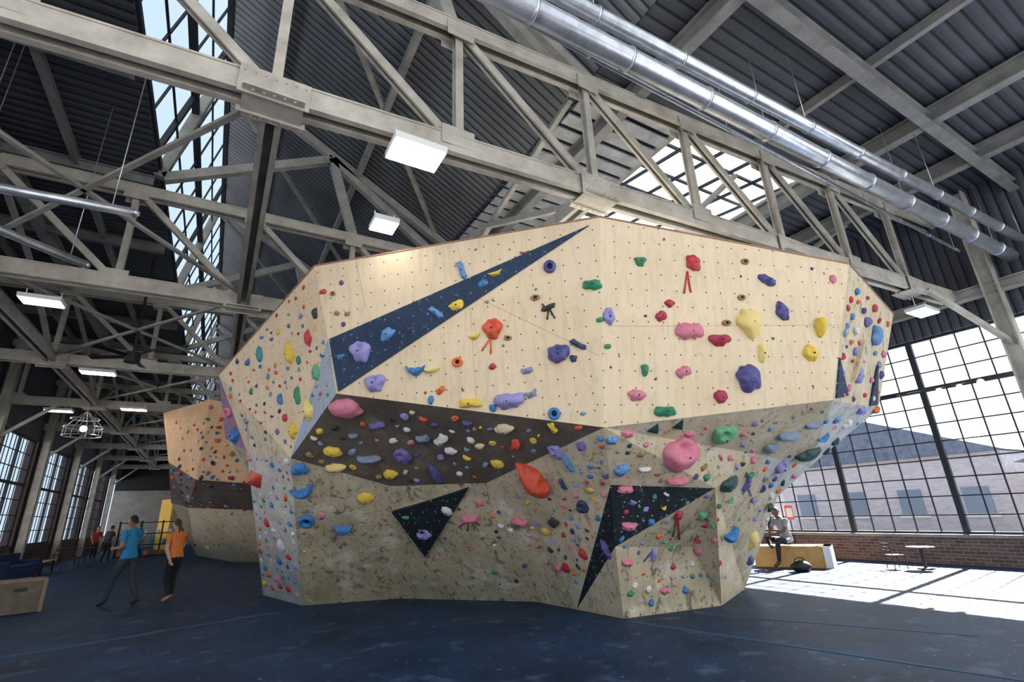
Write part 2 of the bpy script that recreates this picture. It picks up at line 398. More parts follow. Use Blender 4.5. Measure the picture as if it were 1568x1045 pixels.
# ---------------------------------------------------------------- LED panels
def led(name, u, v, z, sx, sy, rot=0):
    e = empty(name); c = H(u, v, z); e.location = c; e.rotation_euler[2] = rot
    mb = MB(); box(mb, (0, 0, .04), (sx, sy, .08), 0)
    for s in (-1, 1): cyl(mb, (s*sx*.4, 0, .08), (s*sx*.4, 0, ZB-z-.15 if z < ZB-.3 else .3), .01, 6, 0)
    mb.build('housing', [M_white], parent=e)
    mb = MB(); box(mb, (0, 0, -.008), (sx*.94, sy*.9, .014), 0); mb.build('diffuser', [M_lamp], parent=e)
    ld = bpy.data.lights.new(name+'_light', 'AREA'); ld.shape = 'RECTANGLE'; ld.size = sx; ld.size_y = sy; ld.energy = 14*sx*sy/.5; ld.color = (1, .97, .92)
    lo = bpy.data.objects.new('light_source', ld); bpy.context.collection.objects.link(lo); lo.parent = e; lo.location = (0, 0, -.03)
led('ceiling_light_panel', 637, 238, 5.55, .62, .42)
led('ceiling_light_panel.001', 588, 347, 5.6, .36, .36)
led('ceiling_light_panel.002', 64, 463, 5.6, .62, .4)
led('ceiling_light_panel.003', 1413, 479, 5.5, .75, .4)
for i, (u, v) in enumerate(((150, 572), (90, 630), (205, 628))): led('ceiling_light_panel.%03d' % (i+4), u, v, 5.7, .8, .4)

# ceiling fan + pendant
e = empty('ceiling_fan'); e.location = H(203, 548, 5.4); mb = MB()
cyl(mb, (0, 0, .1), (0, 0, 2.7), .03, 8); cyl(mb, (0, 0, -.12), (0, 0, .12), .16, 16)
for i in range(5):
    a = i*2*math.pi/5+.2; R = Matrix.Rotation(a, 3, 'Z')
    vs = [R@V(p) for p in ((.12, -.05, 0), (.12, .05, .03), (.95, .09, .03), (.95, -.07, -.01))]
    mb.add(vs+[v+V((0, 0, .015)) for v in vs], BF, 0)
mb.build('fan_body', [M_black], parent=e)
e = empty('hanging_ring_lamp'); e.location = H(128, 655, 5.0); mb = MB()
R_ = .55
for j in range(3):
    pts = [V((R_*math.cos(a)*(1-.25*(j == 2)), R_*math.sin(a)*(1-.25*(j == 2)), -.3+.3*j)) for a in [2*math.pi*i/20 for i in range(21)]]
    for p, q in zip(pts, pts[1:]): cyl(mb, p, q, .02, 6)
for i in range(8):
    a = 2*math.pi*i/8; cyl(mb, (R_*math.cos(a), R_*math.sin(a), -.3), (R_*math.cos(a), R_*math.sin(a), 0), .012, 6)
    cyl(mb, (R_*math.cos(a), R_*math.sin(a), 0), (0, 0, .6), .01, 6)
cyl(mb, (0, 0, .6), (0, 0, 3), .01, 6); ball(mb, (0, 0, -.05), (.11, .11, .11), 1, 2)
mb.build('ring_frame', [M_galv, M_bulb], parent=e)
# globe lamps on a wire beside the right windows
e = empty('globe_lamp_string'); mb = MB()
pts = [H(u, v, 3.75) for u, v in ((1374, 607), (1437, 594), (1468, 588), (1500, 580))]
for p, q in zip(pts, pts[1:]): cyl(mb, p, q, .015, 8, 0)
for p in pts[1:]: ball(mb, p+V((0, 0, -.07)), (.06, .06, .06), 1, 3)
mb.build('lamp_cable', [M_dark, M_bulb], True, parent=e)

# ---------------------------------------------------------------- climbing boulder
P_ = W(918, 333, 6.0); L_ = W(925, 655, 6.5); M1 = W(515, 603, 7.2); S_ = W(1275, 613, 7.1)
nFL = (L_-P_).cross(M1-P_).normalized(); nFR = (L_-P_).cross(S_-P_).normalized()
B = dict(P=P_, L=L_, M1=M1, S=S_, A=PL(482, 408, P_, nFL), C=PL(502, 519, P_, nFL), Q=PL(1300, 405, P_, nFR),
         R=W(1368, 482, 8.6), R2=W(1345, 627, 8.8), B=W(335, 575, 9.5), B2=W(345, 672, 9.7), B3=W(378, 692, 9.4),
         M4=W(445, 702, 8.2), M3=W(598, 745, 8.8), M2=W(745, 740, 8.4), N=W(835, 822, 8.9),
         a=W(935, 743, 7.3), b=W(1095, 748, 7.7), c=W(942, 838, 7.75), e=W(1165, 697, 7.9), k=W(1240, 715, 9.0), m=W(1190, 762, 9.1),
         G1=F(403, 912), G2=F(463, 928), G3=F(612, 917), G4=F(820, 922), G5=F(883, 934), G6=F(955, 948), G7=F(1105, 928), G8=F(1140, 903),
         x=W(652, 853, 9.9), y=W(1060, 838, 8.6),
         K1=L3(-5.4, 13, 4.2), K2=L3(5.5, 13.5, 4.4), K3=L3(-4.7, 13, 0), K4=L3(4.0, 13.5, 0))
FC = [('A C M1 L P', 0), ('P L S Q', 0), ('Q S R2 R', 3), ('A B C', 0), ('B M4 C', 0), ('C M4 M1', 4), ('B B3 M4', 3), ('B B2 B3', 5),
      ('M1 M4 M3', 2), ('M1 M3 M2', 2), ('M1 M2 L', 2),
      ('B3 G1 G2 M4', 8), ('M4 G2 G3 M3', 1), ('M3 G3 x', 1), ('M3 x N', 1), ('M3 N M2', 1), ('x G3 G4', 1), ('x G4 N', 1),
      ('M2 N a', 3), ('M2 a L', 3), ('N G4 G5', 1), ('N G5 a', 3), ('a G5 c', 6), ('c G5 G6', 3), ('a c b', 6), ('c G6 y', 1), ('c y b', 1), ('y G6 G7', 1), ('y G7 b', 1),
      ('L a b', 3), ('L b e', 3), ('L e S', 3), ('S e k', 3), ('S k R2', 8), ('e b m', 3), ('e m k', 8), ('b G7 G8 m', 3),
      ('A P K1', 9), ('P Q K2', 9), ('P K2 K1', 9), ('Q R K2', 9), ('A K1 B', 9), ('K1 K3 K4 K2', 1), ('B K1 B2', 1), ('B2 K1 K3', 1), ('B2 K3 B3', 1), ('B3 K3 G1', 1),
      ('R K2 R2', 1), ('R2 K2 k', 1), ('k K2 K4', 1), ('k K4 m', 1), ('m K4 G8', 1)]
WM = [M_cream, M_dirty, M_roof_shade, M_mid, M_bluegr, M_mauve, M_dkgr, M_blue, M_pale, M_creamtop]
def facets(name, Vd, faces, mats, parent, thick=0):
    vs = []; fs = []; ms = []; uv = []
    cen = sum(Vd.values(), V())/len(Vd)
    for s, mi in faces:
        p = [Vd[t] for t in s.split()]
        n = (p[1]-p[0]).cross(p[2]-p[0]).normalized()
        if n.dot(p[0]-cen) < 0: p = p[::-1]; n = -n
        t = V((0, 0, 1)).cross(n); t = t.normalized() if t.length > .05 else V((1, 0, 0)); u2 = n.cross(t)
        o = len(vs); vs += p; fs.append(tuple(range(o, o+len(p)))); ms.append(mi); uv += [(q.dot(t), q.dot(u2)) for q in p]
    me = bpy.data.meshes.new(name); me.from_pydata(vs, [], fs); me.update()
    for m_ in mats: me.materials.append(m_)
    me.polygons.foreach_set('material_index', ms)
    ul = me.uv_layers.new(name='UVMap')
    for i, l in enumerate(ul.data): l.uv = uv[i]
    o = bpy.data.objects.new(name, me); bpy.context.collection.objects.link(o); o.parent = parent
    return o, BVHTree.FromPolygons(vs, fs)
boulder = empty('climbing_boulder')
shell, bvh = facets('plywood_shell', B, FC, WM, boulder)
def hit(u, v, tree):
    r = ray(u, v)
    loc, n, i, d = tree.ray_cast(CAM, r.normalized())
    if loc is None: return None
    if n.dot(r) > 0: n = -n
    return loc, n, (loc-CAM).dot(FW), i
def plate(pts, mi_mat, name, tree=bvh, th=.025, parent=boulder):
    hs = [hit(u, v, tree) for u, v in pts]; hs = [h for h in hs if h]
    if len(hs) < 3: return
    n = hs[0][1]; top = [h[0]+h[1]*th for h in hs]; bot = [h[0]-h[1]*.02 for h in hs]; k = len(top)
    nn = (top[1]-top[0]).cross(top[2]-top[0])
    if nn.dot(n) < 0: top.reverse(); bot.reverse()
    me = bpy.data.meshes.new(name)
    me.from_pydata(top+bot, [], [tuple(range(k))]+[(i, k+i, k+(i+1) % k, (i+1) % k) for i in range(k)]); me.update()
    me.materials.append(mi_mat)
    t = V((0, 0, 1)).cross(n).normalized(); u2 = n.cross(t); ul = me.uv_layers.new(name='UVMap')
    for l in me.loops: c = me.vertices[l.vertex_index].co; ul.data[l.index].uv = (c.dot(t), c.dot(u2))
    o = bpy.data.objects.new(name, me); bpy.context.collection.objects.link(o); o.parent = parent
plate([(505, 520), (902, 346), (519, 600)], M_blue, 'blue_panel')
plate([(602, 782), (718, 746), (653, 850)], M_dkgr, 'dark_volume', th=.06)
plate([(1284, 548), (1297, 606), (1279, 610)], M_blue, 'blue_panel_side')
plate([(1343, 560), (1342, 620), (1330, 622)], M_blue, 'blue_panel_side')
plate([(1320, 520), (1316, 560), (1303, 585)], M_mid, 'side_volume', th=.05)
mb = MB()
for s, t in (('A', 'P'), ('P', 'Q'), ('Q', 'R'), ('A', 'B')):
    beam(mb, B[s]+V((0, 0, .008)), B[t]+V((0, 0, .008)), .03, .02)
mb.build('top_edge', [M_trim], parent=boulder)
# panel joints: slim seams along sheet edges on the big facets
mb = MB()
def joint(a, b):
    h1 = hit(*a, bvh); h2 = hit(*b, bvh)
    if h1 and h2:
        p, q = h1[0]+h1[1]*.001, h2[0]+h2[1]*.001; s = (q-p).cross(h1[1]).normalized()*.0025; n = h1[1]*.0015
        mb.add([p-s-n, p+s-n, q+s-n, q-s-n, p-s+n, p+s+n, q+s+n, q-s+n], BF, 0)
for a, b in (((700, 376), (712, 425)), ((728, 455), (918, 545)), ((560, 470), (545, 400)), ((930, 500), (1283, 498)), ((1100, 362), (1096, 628)), ((720, 470), (730, 620))): joint(a, b)
mb.build('panel_joints', [mat('joint_filler', (178, 158, 126), .9)], parent=boulder)

# second boulder
C2 = dict(a=W(250, 633, 19), b=W(322, 612, 17.8), b2=W(410, 628, 17.8), d=W(258, 708, 19), e=W(300, 735, 18.2), e2=W(400, 742, 18.2), m1=W(288, 778, 20.5), m2=W(400, 782, 19.8),
          f=F(300, 851), g=F(355, 861), g2=F(410, 862), k1=L3(-12, 26, 5.2), k2=L3(-7, 25, 5.2), k3=L3(-13, 27, 0), k4=L3(-8, 26, 0), h=W(262, 770, 20.5))
b2 = empty('climbing_boulder.001')
F2 = [('a d e b', 0), ('b e e2 b2', 0), ('d h m1 e', 1), ('e m1 m2 e2', 1), ('h f m1', 2), ('m1 f g', 2), ('m1 g g2 m2', 2), ('a b k1', 0), ('b b2 k2 k1', 0), ('a k1 k3 f', 2), ('k1 k2 k4 k3', 2), ('b2 e2 m2 k2', 2), ('m2 g2 k4 k2', 2), ('a d h f', 2)]
sh2, bvh2 = facets('plywood_shell', C2, F2, [M_orwall, M_roof_shade, M_mid], b2)

# ---------------------------------------------------------------- climbing holds
HC = dict(G=(32, 128, 86), g=(84, 160, 112), R=(192, 40, 50), c=(168, 28, 56), k=(214, 116, 140), K=(228, 152, 170), t=(150, 112, 76), p=(104, 90, 160), P=(66, 62, 130), l=(140, 134, 196),
          y=(230, 192, 56), Y=(238, 212, 124), b=(38, 110, 178), B=(80, 134, 192), n=(34, 46, 82), o=(226, 100, 40), O=(214, 66, 34), s=(120, 136, 160), w=(222, 222, 218), d=(30, 30, 34), q=(46, 138, 150), e=(18, 58, 52), C=(226, 204, 162))
HK = list(HC)
HM = [mat('hold_'+('uc_' if k.isupper() else '')+k, HC[k], .55, 0, .5, 14, tuple(min(255, x*.72+60) for x in HC[k]), .25, 60) for k in HK] + [M_dark]
BOLT = len(HK)
def add_hold(mb, u, v, rx, ry, col, typ='b', ang=0, tree=bvh, dep=.66):
    h = hit(u, v, tree)
    if not h: return
    loc, n, t, fi = h; sc = t/FPX; rx *= sc; ry *= sc; r = (rx+ry)/2
    up = V((0, 0, 1)); upn = (up-n*up.dot(n))
    if upn.length < .2: upn = UP-n*UP.dot(n)
    upn.normalize(); sd = upn.cross(n).normalized()
    a = math.radians(ang); X = sd*math.cos(a)+upn*math.sin(a); Yv = -sd*math.sin(a)+upn*math.cos(a)
    fr = Matrix((X, Yv, n)).transposed(); mi = HK.index(col); D = r*dep*1.15
    rs = random.Random(int(u*31+v*17)); ph = [rs.uniform(0, 6.3) for _ in range(6)]
    out = []
    if typ == 'd':
        A, C_ = 18, 10; vs = []; fs = []
        for i in range(A):
            for j in range(C_):
                p = 2*math.pi*i/A; q = 2*math.pi*j/C_; R1 = .66+.3*math.cos(q)
                vs.append(loc+fr@V((R1*math.cos(p)*rx, R1*math.sin(p)*ry, (math.sin(q)*.45+.2)*D*1.3)))
                fs.append((i*C_+j, ((i+1) % A)*C_+j, ((i+1) % A)*C_+(j+1) % C_, i*C_+(j+1) % C_))
        mb.add(vs, fs, mi); vs2, f2 = ico(2); mb.add([loc+fr@V((w.x*rx*.45, w.y*ry*.45, w.z*D*.35)) for w in vs2], f2, BOLT); return
    if typ == 'v':
        pts = [(-1, -.7), (.15, 1), (1, -.5)]; ap = V((.05, -.1, 1.0))
        vs = [loc+fr@V((x*rx, y*ry, -.01)) for x, y in pts]+[loc+fr@V((ap.x*rx, ap.y*ry, D*1.2))]
        mb.add(vs, [(0, 1, 3), (1, 2, 3), (2, 0, 3)], mi); return
    vs, fs = ico(4 if r/sc > 8 else 3)
    for w in vs:
        x, y, z = w
        nz = 1+.12*math.sin(3.1*x+ph[0])*math.cos(2.7*y+ph[1])+.08*math.sin(5.3*y+ph[2]+2*z)+.06*math.sin(8*x+ph[3]+3*y)
        px, py, pz = x*nz, y*nz, z
        if typ == 'j':    # crescent jug
            py = py*.55+.75*px*px-.3; pz *= 1.15
        elif typ == 'm':  # ledge / half dome with flat top
            py = min(py*1.25+.2, .5+.05*math.sin(6*px)); pz *= (1.1+.3*py); px *= 1.05
        elif typ == 'i':  # pinch, waisted
            px *= (.55+.45*py*py*1.4)
        elif typ == 'n':  # bone
            py *= (.55+.6*px*px)
        elif typ == 't':  # teardrop
            px *= (1.0-.6*(py*.5+.5)); pz *= (1.2-.4*py)
        elif typ == 's':  # scooped
            dd = math.exp(-((px+.1)**2+(py-.35)**2)/.16)
            pz = pz*(1-.75*dd) if pz > 0 else pz
        pz = max(pz, -.1)
        out.append(loc+fr@V((px*rx, py*ry, pz*D)))
    mb.add(out, fs, mi)
    if r/sc > 7:
        vs2, f2 = ico(2); c = loc+fr@V((0, -.05*ry if typ != 'j' else -.25*ry, D*(.93 if typ not in 'ms' else 1.0)))
        q = min(.014, r*.14); mb.add([c+w*q for w in vs2], f2, BOLT)
HL = """980 400 9 8 G m;1061 403 12 13 R b;1140 401 7 5 t d;1174 430 14 11 P n -20;1275 428 6 7 k b;907 436 14 9 G m;842 409 10 11 P d;803 387 8 4 t j;820 456 8 5 t d;840 471 12 7 d n 20
758 419 12 7 y j 10;708 415 8 16 B i 15;740 435 10 6 b b 20;700 468 13 8 y b 15;668 479 14 9 B n -35;594 513 13 9 B b 30;553 538 17 17 l s;522 547 7 5 b b;755 503 15 16 O s;727 515 10 6 y j 10;778 518 7 4 t d
932 485 9 13 l s;919 490 6 4 G b;885 528 13 7 n n -35;855 542 17 14 P s;878 549 6 6 n b;930 531 6 4 G b;1025 465 8 6 c b;1012 484 10 8 c b 30;1054 508 21 20 k n;1101 520 16 11 c m;1112 495 8 5 t d;1146 494 18 22 Y b 20
1135 456 7 5 t d;1197 477 10 15 P b 30;1254 502 12 16 y t 180;1240 541 13 13 y s;1166 541 9 14 Y i;1145 579 20 22 P b 20;1103 608 11 10 c b;1046 569 12 13 k n 30;987 568 8 10 G t 180;975 605 15 9 k b;1018 629 16 11 G m
637 567 14 11 b j;662 566 15 7 Y j 10;701 555 9 8 o d;754 562 6 5 c b;807 568 9 8 s n;575 586 17 14 l s;675 598 8 8 o n 40;660 613 5 7 b b;720 618 17 11 y n;779 614 22 19 l n;755 625 6 6 b b;814 604 9 8 s n 20;849 634 10 10 b d;847 655 8 11 y i;893 634 5 3 s b
495 447 6 4 R b;510 450 5 4 t d;523 433 4 4 P b;483 480 6 9 d b;516 480 5 4 t b;532 481 5 4 t b;526 497 4 4 P b;473 519 7 12 R b;445 542 9 16 y b;399 543 6 12 q b;458 552 5 7 G b;485 571 7 13 g b;457 606 5 14 G b;473 629 11 15 Y b;450 660 9 12 y b;437 640 6 6 R b
430 612 6 9 b b;360 667 11 12 b s;350 632 9 9 k d;395 731 18 22 O v -80;530 624 26 17 k b -10;577 651 14 8 p n 10;510 691 15 9 y b -15;514 716 15 8 Y b;566 702 18 9 s n;617 698 13 14 p s;598 726 11 9 y b;668 726 10 20 P i;648 671 12 9 s n
676 673 14 11 w n 30;690 690 10 7 w b;620 638 7 7 l b;623 658 6 5 w b;697 640 7 5 o d;721 674 6 8 w b;772 656 15 9 C b;762 710 11 9 y b;790 681 12 11 O n 60;735 683 8 6 C b;541 668 8 5 s b;602 675 7 5 w b
815 729 22 33 O t 20;851 691 11 14 l s;870 708 7 18 B i;890 683 7 14 p n;862 741 5 12 n i;848 800 9 12 d n 30;893 776 11 12 n s;937 674 9 11 B n;961 664 13 6 k b;1002 656 12 12 e v;1040 650 11 13 e v;1041 694 33 27 k s;1057 664 10 6 k b;1107 665 20 16 g s
951 719 11 16 B n 60;987 719 11 4 w b;1037 736 16 10 k n;957 750 14 6 k b;997 800 6 6 b b;963 806 13 7 k b;1038 789 9 9 c b;1075 790 9 8 g b;1117 819 17 12 b j 30;1115 741 18 12 e b 30;1142 741 6 13 p i;1146 726 11 7 G j;1195 715 12 12 l s;1208 666 20 13 s n 20;1180 686 14 10 s b;1244 650 14 8 s n 30
1235 695 20 12 e b 30;1152 826 10 15 Y b;928 840 8 14 P i 10;893 848 8 9 R b;867 870 8 7 c b;960 862 11 8 k n;1000 850 7 10 l i;1018 905 10 5 k b;855 870 9 6 k b;459 718 14 11 b b;464 751 18 12 b j 20;470 796 13 13 b d;493 789 8 9 k n 60;526 805 16 15 b j;560 762 12 11 y b
720 793 15 11 k n;650 816 14 12 l s;685 781 9 10 w b;622 790 10 6 g b;797 799 13 11 k n -30;835 814 7 7 y b;735 770 6 6 k b;767 806 5 5 w b;432 835 9 10 w b;410 800 6 8 R b;1340 515 11 16 B b;1313 575 8 14 l b;1328 493 9 8 p b;1318 628 12 8 l b;1340 628 9 7 o b"""
mb = MB(); used = []
for ln in HL.replace('\n', ';').split(';'):
    t = ln.split()
    if len(t) < 6: continue
    u, v, rx, ry = map(float, t[:4]); add_hold(mb, u, v, rx, ry, t[4], t[5], float(t[6]) if len(t) > 6 else 0); used.append((u, v, max(rx, ry)))
def inpoly(x, y, P):
    c = False; j = len(P)-1
    for i in range(len(P)):
        if (P[i][1] > y) != (P[j][1] > y) and x < (P[j][0]-P[i][0])*(y-P[i][1])/(P[j][1]-P[i][1])+P[i][0]: c = not c
        j = i
    return c
def scatter(mb, P, n, r0, r1, cols, tree=bvh, gap=2):
    xs = [p[0] for p in P]; ys = [p[1] for p in P]; k = 0; tries = 0
    while k < n and tries < n*40:
        tries += 1; u = random.uniform(min(xs), max(xs)); v = random.uniform(min(ys), max(ys)); r = random.uniform(r0, r1)
        if not inpoly(u, v, P) or any((u-a)**2+(v-b)**2 < (r+c+gap)**2 for a, b, c in used): continue
        add_hold(mb, u, v, r*random.uniform(.8, 1.3), r*random.uniform(.7, 1.2), random.choice(cols), random.choice('bbbjnsmdi'), random.uniform(-60, 60), tree); used.append((u, v, r)); k += 1
ALL = 'GRckpPlybBnosdqtgOY'
scatter(mb, [(470, 430), (342, 575), (380, 680), (440, 695), (505, 600), (495, 520)], 75, 2.2, 4.8, ALL)
scatter(mb, [(382, 700), (440, 705), (460, 915), (405, 900)], 70, 2.5, 6, 'RkbBlowyGPKwb')
scatter(mb, [(450, 710), (595, 750), (610, 900), (465, 915)], 16, 2, 4, 'ybkGo')
scatter(mb, [(620, 760), (745, 745), (830, 830), (815, 900), (620, 890)], 20, 2, 4.5, 'dwkPoG')
scatter(mb, [(760, 705), (920, 662), (930, 740), (890, 900), (840, 870)], 55, 2.5, 6, 'RokbBPldnyc')
scatter(mb, [(945, 760), (1085, 755), (1180, 770), (1130, 890), (960, 935)], 55, 2.5, 6, 'kcGglpbRoyw')
scatter(mb, [(940, 668), (1270, 620), (1230, 700), (1100, 740), (940, 735)], 35, 2.5, 6, 'kGePlbstc')
scatter(mb, [(1300, 430), (1365, 490), (1343, 620), (1282, 610)], 34, 3, 7, 'RlBbsPkeow')
scatter(mb, [(510, 615), (900, 655), (745, 735), (600, 740), (455, 700)], 45, 2.5, 6.5, 'dswPlCkOyt')
scatter(mb, [(490, 420), (905, 345), (1290, 412), (1265, 600), (930, 640), (525, 595)], 24, 1.8, 3, 'tckdGP')
scatter(mb, [(1230, 645), (1338, 632), (1240, 712), (1185, 765), (1145, 880), (1150, 730)], 60, 3.5, 9, 'lBsbenPekow')
TR = HK.index
def tape(mb, a, b, col, w=.035):
    h1 = hit(*a, bvh); h2 = hit(*b, bvh)
    if h1 and h2:
        p, q = h1[0]+h1[1]*.012, h2[0]+h2[1]*.012; d = (q-p); s = d.cross(h1[1]).normalized()*w/2; n = h1[1]*.005
        mb.add([p-s-n, p+s-n, q+s-n, q-s-n, p-s+n, p+s+n, q+s+n, q-s+n], [(0, 1, 2, 3), (7, 6, 5, 4), (0, 4, 5, 1), (1, 5, 6, 2), (2, 6, 7, 3), (3, 7, 4, 0)], TR(col))
for a, b, c in (((1052, 416), (1047, 450), 'R'), ((1052, 416), (1057, 448), 'R'), ((752, 517), (738, 538), 'o'), ((752, 517), (752, 542), 'o'), ((838, 474), (830, 466), 'd'),
                ((840, 476), (838, 490), 'd'), ((842, 474), (850, 488), 'd'), ((720, 796), (704, 806), 'c'), ((718, 798), (716, 812), 'c'), ((722, 796), (736, 804), 'c'), ((1036, 796), (1030, 822), 'c'), ((1038, 796), (1040, 826), 'c'),
                ((1144, 744), (1136, 758), 'p'), ((1144, 744), (1150, 760), 'p'), ((1000, 842), (985, 860), 'P'), ((928, 842), (918, 856), 'P'), ((486, 792), (476, 800), 'R'), ((520, 815), (508, 826), 'b')):
    tape(mb, a, b, c, .022)
mb.build('climbing_holds', HM, True, parent=boulder)
mb = MB(); used = []
scatter(mb, [(255, 640), (325, 618), (345, 640), (365, 690), (372, 730), (270, 720)], 50, 2, 4, ALL+'RRoc', bvh2)
scatter(mb, [(262, 712), (375, 735), (375, 780), (290, 775), (268, 765)], 50, 2, 5, 'ssoRncbwl', bvh2)
scatter(mb, [(290, 785), (385, 785), (390, 850), (300, 845)], 25, 1.5, 3, ALL, bvh2)
mb.build('climbing_holds', HM, True, parent=b2)

# ---------------------------------------------------------------- people
def skin(verts, edges, rad, root=0, sub=2):
    me = bpy.data.meshes.new('t'); me.from_pydata([tuple(v) for v in verts], edges, []); me.update()
    o = bpy.data.objects.new('t', me); bpy.context.collection.objects.link(o)
    o.modifiers.new('s', 'SKIN'); o.modifiers['s'].use_smooth_shade = True
    for i, sv in enumerate(me.skin_vertices[0].data):
        r = rad[i]; sv.radius = (r, r) if not isinstance(r, tuple) else r; sv.use_root = (i == root)
    m2 = o.modifiers.new('b', 'SUBSURF'); m2.levels = sub; m2.render_levels = sub
    dg = bpy.context.evaluated_depsgraph_get(); ev = o.evaluated_get(dg); em = ev.to_mesh()
    vs = [v.co.copy() for v in em.vertices]; fs = [tuple(p.vertices) for p in em.polygons]
    ev.to_mesh_clear(); bpy.data.objects.remove(o); bpy.data.meshes.remove(me)
    return vs, fs
def person(name, loc, facing, J, shirt, pants, skinc, hair, shoe, longhair=False, sleeve=.75, head_yaw=0, head_pitch=0, scale=1.0):
    mats = [mat(name+'_skin', skinc, .55), mat(name+'_shirt', shirt, .85, bump=.3, bscale=25), mat(name+'_pants', pants, .85, bump=.3, bscale=20), mat(name+'_hair', hair, .7, bump=.6, bscale=80), mat(name+'_shoes', shoe, .6), mat(name+'_eye', (240, 240, 240), .3), mat(name+'_iris', (30, 20, 15), .3), mat(name+'_lips', tuple(x*.75 for x in skinc), .5)]
    J = {k: V(v) for k, v in J.items()}
    nm = []; vs = []; rd = []
    def nd(k, p, r): nm.append(k); vs.append(V(p)); rd.append(r); return len(vs)-1
    E = []; seg = []
    pel = nd('pel', J['pel'], (.145, .115)); ws = nd('w', J['pel'].lerp(J['chest'], .45), (.13, .1)); ch = nd('ch', J['chest'], (.15, .11)); ub = nd('ub', J['chest'].lerp(J['neck'], .6), (.11, .09))
    nk = nd('nk', J['neck'], .055); hb = nd('hb', J['head']-V((0, 0, .05)), .05)
    E += [(pel, ws), (ws, ch), (ch, ub), (ub, nk), (nk, hb)]
    seg += [(vs[pel], vs[ws], 'torso'), (vs[ws], vs[ch], 'torso'), (vs[ch], vs[ub], 'torso'), (vs[ub], vs[nk], 'neckb'), (vs[nk], vs[hb], 'skin')]
    for s in 'LR':
        sh = nd('sh', J['sh'+s], .064); um = nd('um', J['sh'+s].lerp(J['el'+s], .5), .05); el = nd('el', J['el'+s], .041); fm = nd('fm', J['el'+s].lerp(J['wr'+s], .35), .04); wr = nd('wr', J['wr'+s]+(J['wr'+s]-J['el'+s]).normalized()*.02, .027)
        E += [(ub, sh), (sh, um), (um, el), (el, fm), (fm, wr)]
        sp = J['sh'+s].lerp(J['el'+s], sleeve)
        seg += [(vs[ub], vs[sh], 'shirt'), (vs[sh], sp, 'shirt'), (sp, vs[el], 'arm'), (vs[el], vs[wr], 'arm')]
        hp = nd('hp', J['hp'+s], .1); tm = nd('tm', J['hp'+s].lerp(J['kn'+s], .45), .085); kn = nd('kn', J['kn'+s], .064); cf = nd('cf', J['kn'+s].lerp(J['an'+s], .35), .062); an = nd('an', J['an'+s], .042); bl = nd('bl', J['an'+s].lerp(J['to'+s], .6)-V((0, 0, .012)), .043); to = nd('to', J['to'+s], .03)
        E += [(pel, hp), (hp, tm), (tm, kn), (kn, cf), (cf, an), (an, bl), (bl, to)]
        ap = J['kn'+s].lerp(J['an'+s], .9)
        seg += [(vs[pel], vs[hp], 'pants'), (vs[hp], vs[kn], 'pants'), (vs[kn], ap, 'pants'), (ap, vs[an], 'shoe'), (vs[an], vs[to], 'shoe')]
    bv, bf = skin(vs, E, rd, pel, 3)
    axis = (J['chest']-J['pel']).normalized()
    def lab(c):
        best = 1e9; lb = None
        for a, b, l in seg:
            ab = b-a; t = max(0, min(1, (c-a).dot(ab)/max(ab.length_squared, 1e-9))); d = (c-a-ab*t).length
            if l == 'arm' and d > .05: continue
            if l == 'arm': d -= .01
            if l == 'skin' or l == 'shoe': d += .005
            if d < best: best = d; lb = l
        if lb in ('torso', 'pants', 'shirt') and (c-J['pel']).length < .3 and (lb != 'pants' or (c-J['pel']).dot(axis) > -.06):
            return 1 if (c-J['pel']).dot(axis) > -.03 else 2
        if lb == 'torso': return 1
        if lb == 'neckb': return 1 if (c-vs[nk]).length > .07 else 0
        return {'skin': 0, 'arm': 0, 'shirt': 1, 'pants': 2, 'shoe': 4}[lb]
    mb = MB(); ms = []
    for f in bf:
        c = V()
        for i in f: c += bv[i]
        ms.append(lab(c/len(f)))
    mb.add(bv, bf, ms)
    for s in 'LR':
        ball(mb, J['sh'+s]*.93+vs[ub]*.07, (.066, .066, .066), 1, 3); ball(mb, J['sh'+s].lerp(vs[ub], .5)-V((0, 0, .01)), (.075, .08, .07), 1, 3)
    # head
    hc = J['head']+V((.015, 0, .06)); HR = Matrix.Rotation(head_yaw, 3, 'Z')@Matrix.Rotation(head_pitch, 3, 'Y')
    iv, if_ = ico(4); hv = []
    for w in iv:
        x, y, z = w; ty = 1-.3*max(0, -z)**1.3; fx = 0
        fx += .024*math.exp(-((y/.16)**2+((z+.12)/.2)**2)) if x > 0 else 0
        fx -= .010*math.exp(-(((abs(y)-.36)/.16)**2+((z-.05)/.13)**2)) if x > 0 else 0
        fx += .008*math.exp(-((y/.3)**2+((z+.55)/.12)**2)) if x > 0 else 0
        fx += .010*math.exp(-((y/.3)**2+((z+.9)/.15)**2)) if x > -.2 else 0
        hv.append(V((x*.094*(1-.12*max(0, -z))+fx, y*.076*ty, z*.118)))
    hm = []
    for f in if_:
        c = sum((iv[i] for i in f), V())/3
        hm.append(7 if c.x > .5 and abs(c.y) < .26 and abs(c.z+.52) < .07 else 0)
    mb.add([hc+HR@p for p in hv], if_, hm)
    for s in (-1, 1):
        ball(mb, hc+HR@V((.076, s*.03, .008)), (.010, .012, .007), 5, 2, HR); ball(mb, hc+HR@V((.084, s*.03, .008)), (.004, .006, .006), 6, 2, HR)
        ball(mb, hc+HR@V((.084, s*.03, .026)), (.005, .015, .003), 3, 2, HR)
        ball(mb, hc+HR@V((-.005, s*.078, -.005)), (.02, .01, .03), 0, 2, HR)
    hf = []
    for f in if_:
        c = sum((iv[i] for i in f), V())/3
        if c.z > .42+.25*max(0, c.x) - .75*max(0, -c.x)**.7 and c.z > (-.55 if not longhair else -.95): hf.append(f)
